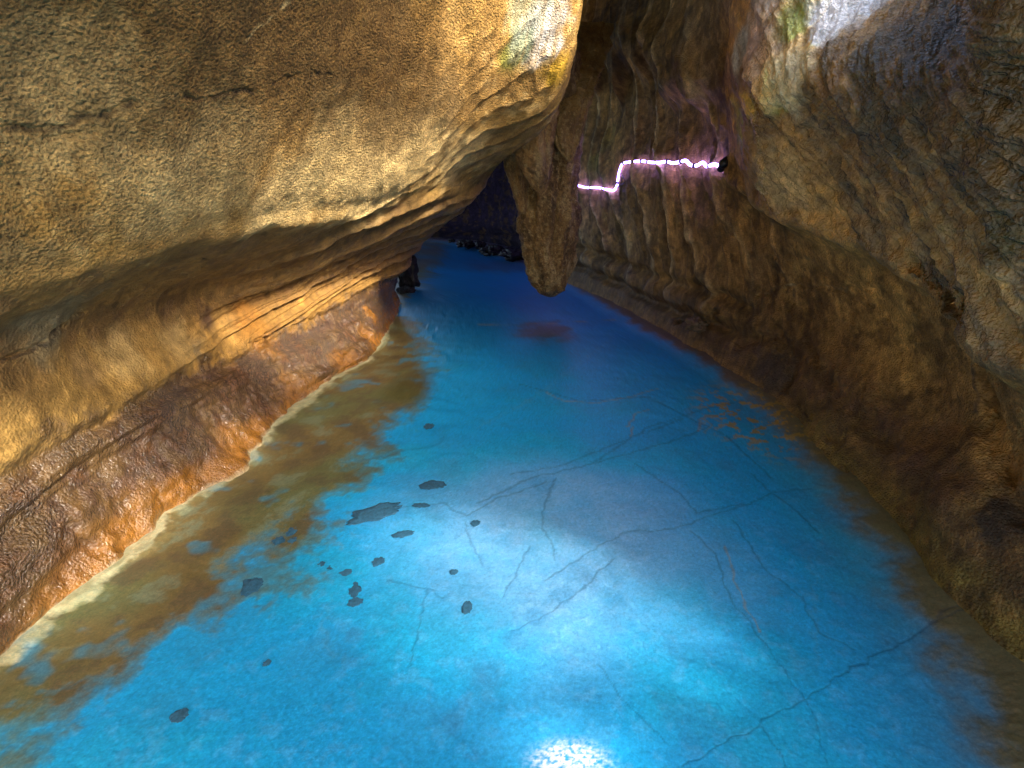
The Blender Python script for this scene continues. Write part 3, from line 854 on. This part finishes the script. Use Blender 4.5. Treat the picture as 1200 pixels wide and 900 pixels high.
st = empty('stalactite', at(640, 150, YS), 'large brown lobed stalactite hanging down to the blue floor in mid passage', 'stalactite')
rock_part('trunk', ring_body([pr(636, 60, 42), pr(636, 150, 42), pr(638, 190, 37), pr(640, 225, 34), pr(641, 262, 31), pr(642, 295, 27), pr(643, 318, 24), pr(644, 334, 19), pr(645, 343, 11), pr(645, 347, 4), pr(645, 348.5, 0.3)], 260, 34, 0.06, 7, 0.20, 1.3), st, base=BROWN * 1.7, pale=CREAM * 1.2, dark=UMBER, grain=1.1, seed=1.3)
rock_part('hanging_lobe', ring_body([pr(612, 120, 22, 6.15), pr(606, 165, 20, 6.1), pr(604, 190, 15, 6.1), pr(606, 215, 11, 6.1), pr(610, 238, 7, 6.1), pr(612, 249, 3, 6.1), pr(613, 251, 0.3, 6.1)], 140, 22, 0.05, 5, 0.20, 4.1), st, base=BROWN * 1.6, seed=4.1)
rock_part('hanging_lobe', ring_body([pr(628, 130, 22, 5.85), pr(626, 170, 21, 5.8), pr(627, 190, 18, 5.8), pr(630, 208, 13, 5.8), pr(632, 220, 8, 5.8), pr(633, 227, 2.5, 5.8), pr(633, 228, 0.3, 5.8)], 140, 22, 0.045, 5, 0.2, 2.1), st, base=BROWN * 1.7, seed=6.1)
cu = empty('rock_curtain', at(667, 110, 6.0), 'thin tapering rock curtain hanging beside the belly above the stalactite', 'rock curtain')
rock_part('blade', ring_body([pr(690, 30, 26, 7.6, 0.6), pr(684, 70, 24, 6.9, 0.6), pr(676, 100, 22, 6.3, 0.6), pr(669, 130, 20, 6.0, 0.5), pr(664, 158, 17, 5.9, 0.5), pr(665, 176, 10, 5.9, 0.5), pr(667, 188, 3, 5.9, 0.5), pr(667, 190, 0.3, 5.9, 0.5)], 180, 26, 0.045, 8, 0.2, 3.3), cu, base=OCHRE * 0.9, dark=BROWN, seed=8.2)

# ------------------------------------------------------------------ rope light on the right wall
tl = NT('rope_light_glow')
em = tl.n('ShaderNodeEmission', ins={'Color': (0.34, 0.23, 1.0, 1), 'Strength': 20.0})
tl.l(em.outputs[0], tl.t.nodes['Material Output'].inputs['Surface'])
BLACKPL = plain_material('black_plastic', (0.012, 0.012, 0.014), 0.35)


def tube(path, rad, nseg=10, sub=6, caps=True):
    P, par = spline(np.array(path), [sub] * (len(path) - 1))
    T = np.gradient(P, axis=0)
    T /= np.linalg.norm(T, axis=1)[:, None] + 1e-9
    upv = np.array([0.1, 0.2, 1.0])
    Sx = np.cross(T, upv)
    Sx /= np.linalg.norm(Sx, axis=1)[:, None] + 1e-9
    Sy = np.cross(Sx, T)
    th = np.linspace(0, 2 * math.pi, nseg, endpoint=False)
    rr = np.full(len(P), rad)
    if caps:
        P = np.concatenate([P[:1], P, P[-1:]])
        Sx = np.concatenate([Sx[:1], Sx, Sx[-1:]])
        Sy = np.concatenate([Sy[:1], Sy, Sy[-1:]])
        rr = np.concatenate([[1e-4], rr, [1e-4]])
    V_ = P[None] + rr[None, :, None] * (np.cos(th)[:, None, None] * Sx[None] + np.sin(th)[:, None, None] * Sy[None])
    return V_


rope_px = [(597, 191), (625, 200), (650, 209), (668, 217), (674, 220), (682, 221.5), (690, 221), (698, 223), (706, 222.5), (714, 224.5), (717, 220), (718, 210), (720, 200), (723, 193), (731, 190), (740, 188), (748, 189.5), (757, 187), (768, 187), (777, 188), (783, 192), (791, 191), (798, 189), (803, 194), (811, 194), (818, 189.5), (822, 195), (829, 192), (834, 191), (839, 195)]
path = []
for px, py in rope_px:
    p = R.pick(px, py)
    r_ = EYE - p
    path.append(p + r_ / np.linalg.norm(r_) * 0.07)
path = np.array(path)
path[:, 2] += 0.012 * np.sin(np.arange(len(path)) * 2.1)
for _ in range(1):
    path[1:-1] = path[1:-1] * 0.7 + 0.15 * (path[:-2] + path[2:])
rl = empty('rope_light', path[-1], 'glowing violet white rope light clipped along the fluted right wall', 'rope light')
loc = np.array(rl.location)
V_ = tube(path, 0.014)
link_mesh('light_tube', V_ - loc, grid_faces(V_.shape[0], V_.shape[1], True), tl.m, rl)
for px, py in [(692, 222), (706, 223), (717, 214), (731, 190), (743, 188), (752, 188), (760, 187), (782, 191), (799, 190), (814, 192), (830, 192)]:
    qx, qy, _ = project(path)
    seg, _p = spline(path, [8] * (len(path) - 1))
    qx, qy, _ = project(seg)
    i = int(np.argmin(np.hypot(qx - px, qy - py)))
    i = min(max(i, 2), len(seg) - 3)
    T = seg[i + 1] - seg[i - 1]
    T /= np.linalg.norm(T)
    V_ = tube([seg[i] - T * 0.012, seg[i], seg[i] + T * 0.012], 0.022, 12, 3)
    link_mesh('clip', V_ - loc, grid_faces(V_.shape[0], V_.shape[1], True), BLACKPL, rl)
for pts_ in ([(719, 199), (724, 206), (726, 213), (721, 219), (717, 222)], [(720, 203), (722, 211), (720, 217), (716, 221)]):
    V_ = tube([R.pick(*q_) + (EYE - R.pick(*q_)) / np.linalg.norm(EYE - R.pick(*q_)) * 0.06 for q_ in pts_], 0.005, 6, 5)
    link_mesh('cable', V_ - loc, grid_faces(V_.shape[0], V_.shape[1], True), BLACKPL, rl)
e0 = path[-1]
e1 = at(848, 191.5, e0[1] - 0.05)
e2 = at(852, 188, e0[1] - 0.03)
V_ = tube([e0 + (e0 - e1) * 0.2, e0, (e0 + e1) / 2, e1], 0.030, 14, 5)
cap = link_mesh('end_plug', V_ - loc, grid_faces(V_.shape[0], V_.shape[1], True), BLACKPL, rl)
V_ = tube([e1 + (e0 - e1) * 0.1, e1, e2], 0.038, 14, 5)
link_mesh('knob', V_ - loc, grid_faces(V_.shape[0], V_.shape[1], True), BLACKPL, cap)

# ------------------------------------------------------------------ stones
def stone(name, px, py, hw, hh, label, cat, group, mat, zc=0.0, Y=None, ang=0.0, seed=0.0, flat=0.35, angular=0.0):
    if Y is None:
        p = onfloor(px, py)
        fd = p[1] * CP - (p[2] - EYE[2]) * SP
        rx = hw / FPX * fd
        r0 = onfloor(px, py - hh)[1]
        r1 = onfloor(px, py + hh)[1]
        ry = abs(r0 - r1) / 2
        rz = flat * min(rx, ry)
    else:
        p = at(px, py, Y)
        fd = p[1] * CP - (p[2] - EYE[2]) * SP
        rx = hw / FPX * fd
        rz = hh / FPX * fd
        ry = rx
    nth, nph = 72, 36
    th = np.linspace(0, 2 * math.pi, nth, endpoint=False)
    phv = np.linspace(-math.pi / 2 + 1e-3, math.pi / 2 - 1e-3, nph)
    TH, PH = np.meshgrid(th, phv, indexing='ij')
    D = np.stack([np.cos(TH) * np.cos(PH), np.sin(TH) * np.cos(PH), np.sin(PH)], -1)
    m = 1 + 0.5 * fbm(D * 1.4 + seed, 3) + 0.10 * fbm(D * 4.0 + seed, 2)
    if angular:
        m = np.round(m * 5) / 5 * angular + m * (1 - angular)
    V_ = D * m[..., None] * np.array([rx, ry, rz])
    ca, sa = math.cos(ang), math.sin(ang)
    V_ = np.stack([V_[..., 0] * ca - V_[..., 1] * sa, V_[..., 0] * sa + V_[..., 1] * ca, V_[..., 2]], -1)
    o = link_mesh(name, V_, grid_faces(nth, nph, True), mat)
    o.location = (float(p[0]), float(p[1]), float(p[2] + zc))
    return tag(o, label, cat, group)


STONE = plain_material('dark_blue_grey_stone', (0.030, 0.13, 0.23), 0.45, 0.006, 60)
DARKROCK = plain_material('black_rock', (0.012, 0.010, 0.012), 0.6, 0.01, 25)
GR = 'dark stones lying on the blue floor'
for i, (px, py, hw, hh, ang, lab) in enumerate([
    (440, 601, 29, 8, 0.5, 'largest long dark stone on the blue floor, like a pointed leaf'),
    (508, 569, 14, 4.5, 0.1, 'dark oval stone just up and to the right of the largest stone'),
    (472, 627, 11, 3.5, 0.2, 'thin dark sliver of stone just below the largest stone'),
    (296, 687, 11, 9, 0.5, 'round dark stone at the edge of the brown shelf'),
    (547, 713, 6, 7, 0.0, 'small dark upright stone alone in the pale middle of the floor'),
    (415, 692, 7, 8, 0.2, 'upper of two touching dark stones below the group of specks'),
    (417, 706, 8, 5, 0.1, 'lower of two touching dark stones below the group of specks'),
    (443, 659, 6, 5, 0.0, 'small round grey stone below the thin dark sliver'),
    (327, 634, 7, 4, 0.1, 'leftmost small dark stone of three on the brown shelf'),
    (341, 624, 5, 5, 0.0, 'topmost small dark stone of three on the brown shelf'),
    (343, 634, 5, 3, 0.0, 'small dark stone right below the topmost of three on the brown shelf'),
    (388, 667, 6, 4, 0.2, 'dark speck of stone in the pair beside the brown shelf, right one'),
    (377, 662, 4, 3, 0.2, 'dark speck of stone in the pair beside the brown shelf, left one'),
    (405, 672, 6, 4, 0.4, 'small dark stone just above the two touching stones'),
    (210, 840, 9, 7, 0.2, 'lone dark stone in the near left of the blue floor'),
    (313, 778, 4, 4, 0.0, 'small dark speck on plain blue between the shelf and the lone near stone'),
    (557, 614, 5, 3, 0.2, 'tiny dark wedge of stone where fine cracks meet'),
    (532, 671, 4, 3, 0.0, 'tiny dark speck of stone above the small upright stone'),
    (503, 500, 6, 3, 0.0, 'small flat dark stone far up by the rippled blue edge'),
    (493, 593, 9, 2.5, 0.0, 'faint thin stone streak right of the largest stone'),
]):
    stone('floor_stone', px, py, hw, hh, lab, 'stone', GR, STONE, ang=ang, seed=i * 3.7, flat=0.04, zc=0.004)

stone('boulder', 478, 322, 11, 20, 'black angular boulder half hidden behind the far end of the left wall', 'boulder', None, DARKROCK, Y=8.3, seed=3.3, angular=0.6)
stone('boulder', 476, 341, 9, 5, 'small black rock at the foot of the angular boulder', 'boulder', None, DARKROCK, Y=8.05, seed=9.3, angular=0.6)
for i, (px, py, hw, hh, Y, lab) in enumerate([
    (546, 286, 9, 4.5, 12.4, 'squat black rock on the far bank, the leftmost big one'),
    (529, 282, 4, 2, 12.6, 'smallest black rock on the far bank, at its left end'),
    (563, 287, 6, 4, 12.2, 'black rock on the far bank between the squat one and the wide ones'),
    (577, 293, 12, 5.5, 11.9, 'wide black rock on the far bank left of the stalactite'),
    (600, 299, 13, 6, 11.3, 'black rock on the far bank partly behind the stalactite')]):
    stone('shore_rock', px, py, hw, hh, lab, 'rock', 'black rocks on the far bank', DARKROCK, Y=Y, seed=20 + i * 2.9, angular=0.5)
stone('foot_rock', 815, 381, 12, 7, 'brown rock knob sticking out at the foot of the right wall', 'rock', None, plain_material('brown_rock', (0.13, 0.085, 0.045), 0.7, 0.012, 30), Y=4.95, seed=51)

# ------------------------------------------------------------------ unseen roof of the cave, pierced to place the sun patches
def roof_z(x, y):
    return 3.45 + 0.32 * np.clip(y - 3.2, 0, 7) + 0.15 * gnoise(np.stack([x * 0.9, y * 0.9, x * 0], -1))


nxr, nyr = 260, 480
xs = np.concatenate([np.linspace(-9, -2.1, 40), np.linspace(-2, 2.7, nxr - 40)])
ys = np.concatenate([np.linspace(-2.4, 8, nyr - 60), np.linspace(8.1, 17.5, 60)])
XR, YR = np.meshgrid(xs, ys, indexing='ij')
ZR = roof_z(XR, YR)
RG = np.stack([XR, YR, ZR], -1)
hole = np.full(XR.shape, -9.0)
nzr = 0.22 * fbm(RG * 1.7, 4, 0.6, off=5)


def opening(target, rx, ry, ang=0.0):
    """a hole in the roof the sun falls through onto that spot"""
    global hole
    tt = np.array(target, dtype=float)
    s = (3.45 - tt[2]) / SUN[2]
    for _ in range(6):
        h = tt + SUN * s
        s = (float(roof_z(np.array(h[0]), np.array(h[1]))) - tt[2]) / SUN[2]
    h = tt + SUN * s
    ca, sa = math.cos(ang), math.sin(ang)
    dx, dy = XR - h[0], YR - h[1]
    e = np.hypot((dx * ca + dy * sa) / rx, (-dx * sa + dy * ca) / ry)
    hole = np.maximum(hole, (1 - e) * min(rx, ry))
    return h


opening(L.pick(610, 45), 0.34, 0.36)
opening(L.pick(560, 20), 0.25, 0.25)
opening(L.pick(645, 40), 0.3, 0.3)
opening(L.pick(652, 95), 0.25, 0.25)
for p_, r_ in [((40, 575), 0.25), ((110, 545), 0.22), ((180, 605), 0.24), ((275, 500), 0.20), ((300, 535), 0.15), ((70, 680), 0.2)]:
    opening(L.pick(*p_), r_, r_)
# long skylight added over the right wall; its west rim sets the upper edge of the sunlit band on the belly
rim_pts = []
for p in [(200, 178), (300, 180), (380, 182), (450, 182), (510, 178), (545, 182)]:
    tt = L.pick(*p)
    h = tt + SUN * ((3.45 - tt[2]) / SUN[2])
    rim_pts.append(h)
rim_pts = np.array(sorted(rim_pts, key=lambda h: h[1]))
xw = np.interp(YR, rim_pts[:, 1], rim_pts[:, 0], left=9, right=rim_pts[-1, 0])
slot = np.minimum(XR - xw, np.minimum(YR - rim_pts[1, 1], 4.3 - YR))
hole = np.maximum(hole, np.where(XR < 4, slot, -1))
open_ = hole + 0.22 * nzr > 0
fc = grid_faces(nxr, nyr)
keep = ~open_.ravel()[fc].any(axis=1)
print('RIM', np.round(rim_pts, 2).tolist())
c = mix(np.broadcast_to(BROWN, RG.shape), OCHRE, sst(-0.3, 0.5, nzr))
ro = link_mesh('cave_roof', RG, fc[keep], ROCK, attrs=dict(tint=c, wet=np.full(XR.shape, 0.1), grain=np.full(XR.shape, 0.6)))
tag(ro, kind='structure')

# ------------------------------------------------------------------ daylight
w = bpy.data.worlds.new('World')
sc.world = w
w.use_nodes = True
nt = w.node_tree
sky = nt.nodes.new('ShaderNodeTexSky')
sky.sky_type = 'NISHITA'
sky.sun_disc = False
el = math.asin(SUN[2])
az = math.atan2(SUN[0], SUN[1])
sky.sun_elevation = el
sky.sun_rotation = az
nt.links.new(sky.outputs[0], nt.nodes['Background'].inputs['Color'])
nt.nodes['Background'].inputs['Strength'].default_value = 0.8
sky.dust_density = 5.0
sl = bpy.data.lights.new('sun', 'SUN')
sl.energy = 7.5
sl.angle = math.radians(4.0)
sl.color = (1.0, 0.93, 0.80)
so = bpy.data.objects.new('sun', sl)
COL.objects.link(so)
so.location = (3, -4, 8)
so.rotation_euler = Vector(SUN.tolist()).to_track_quat('Z', 'Y').to_euler()

# ------------------------------------------------------------------ render settings
sc.view_settings.view_transform = 'Standard'
sc.view_settings.look = 'None'
sc.view_settings.exposure = 0
sc.cycles.use_denoising = True
sc.cycles.max_bounces = 6
sc.cycles.diffuse_bounces = 4
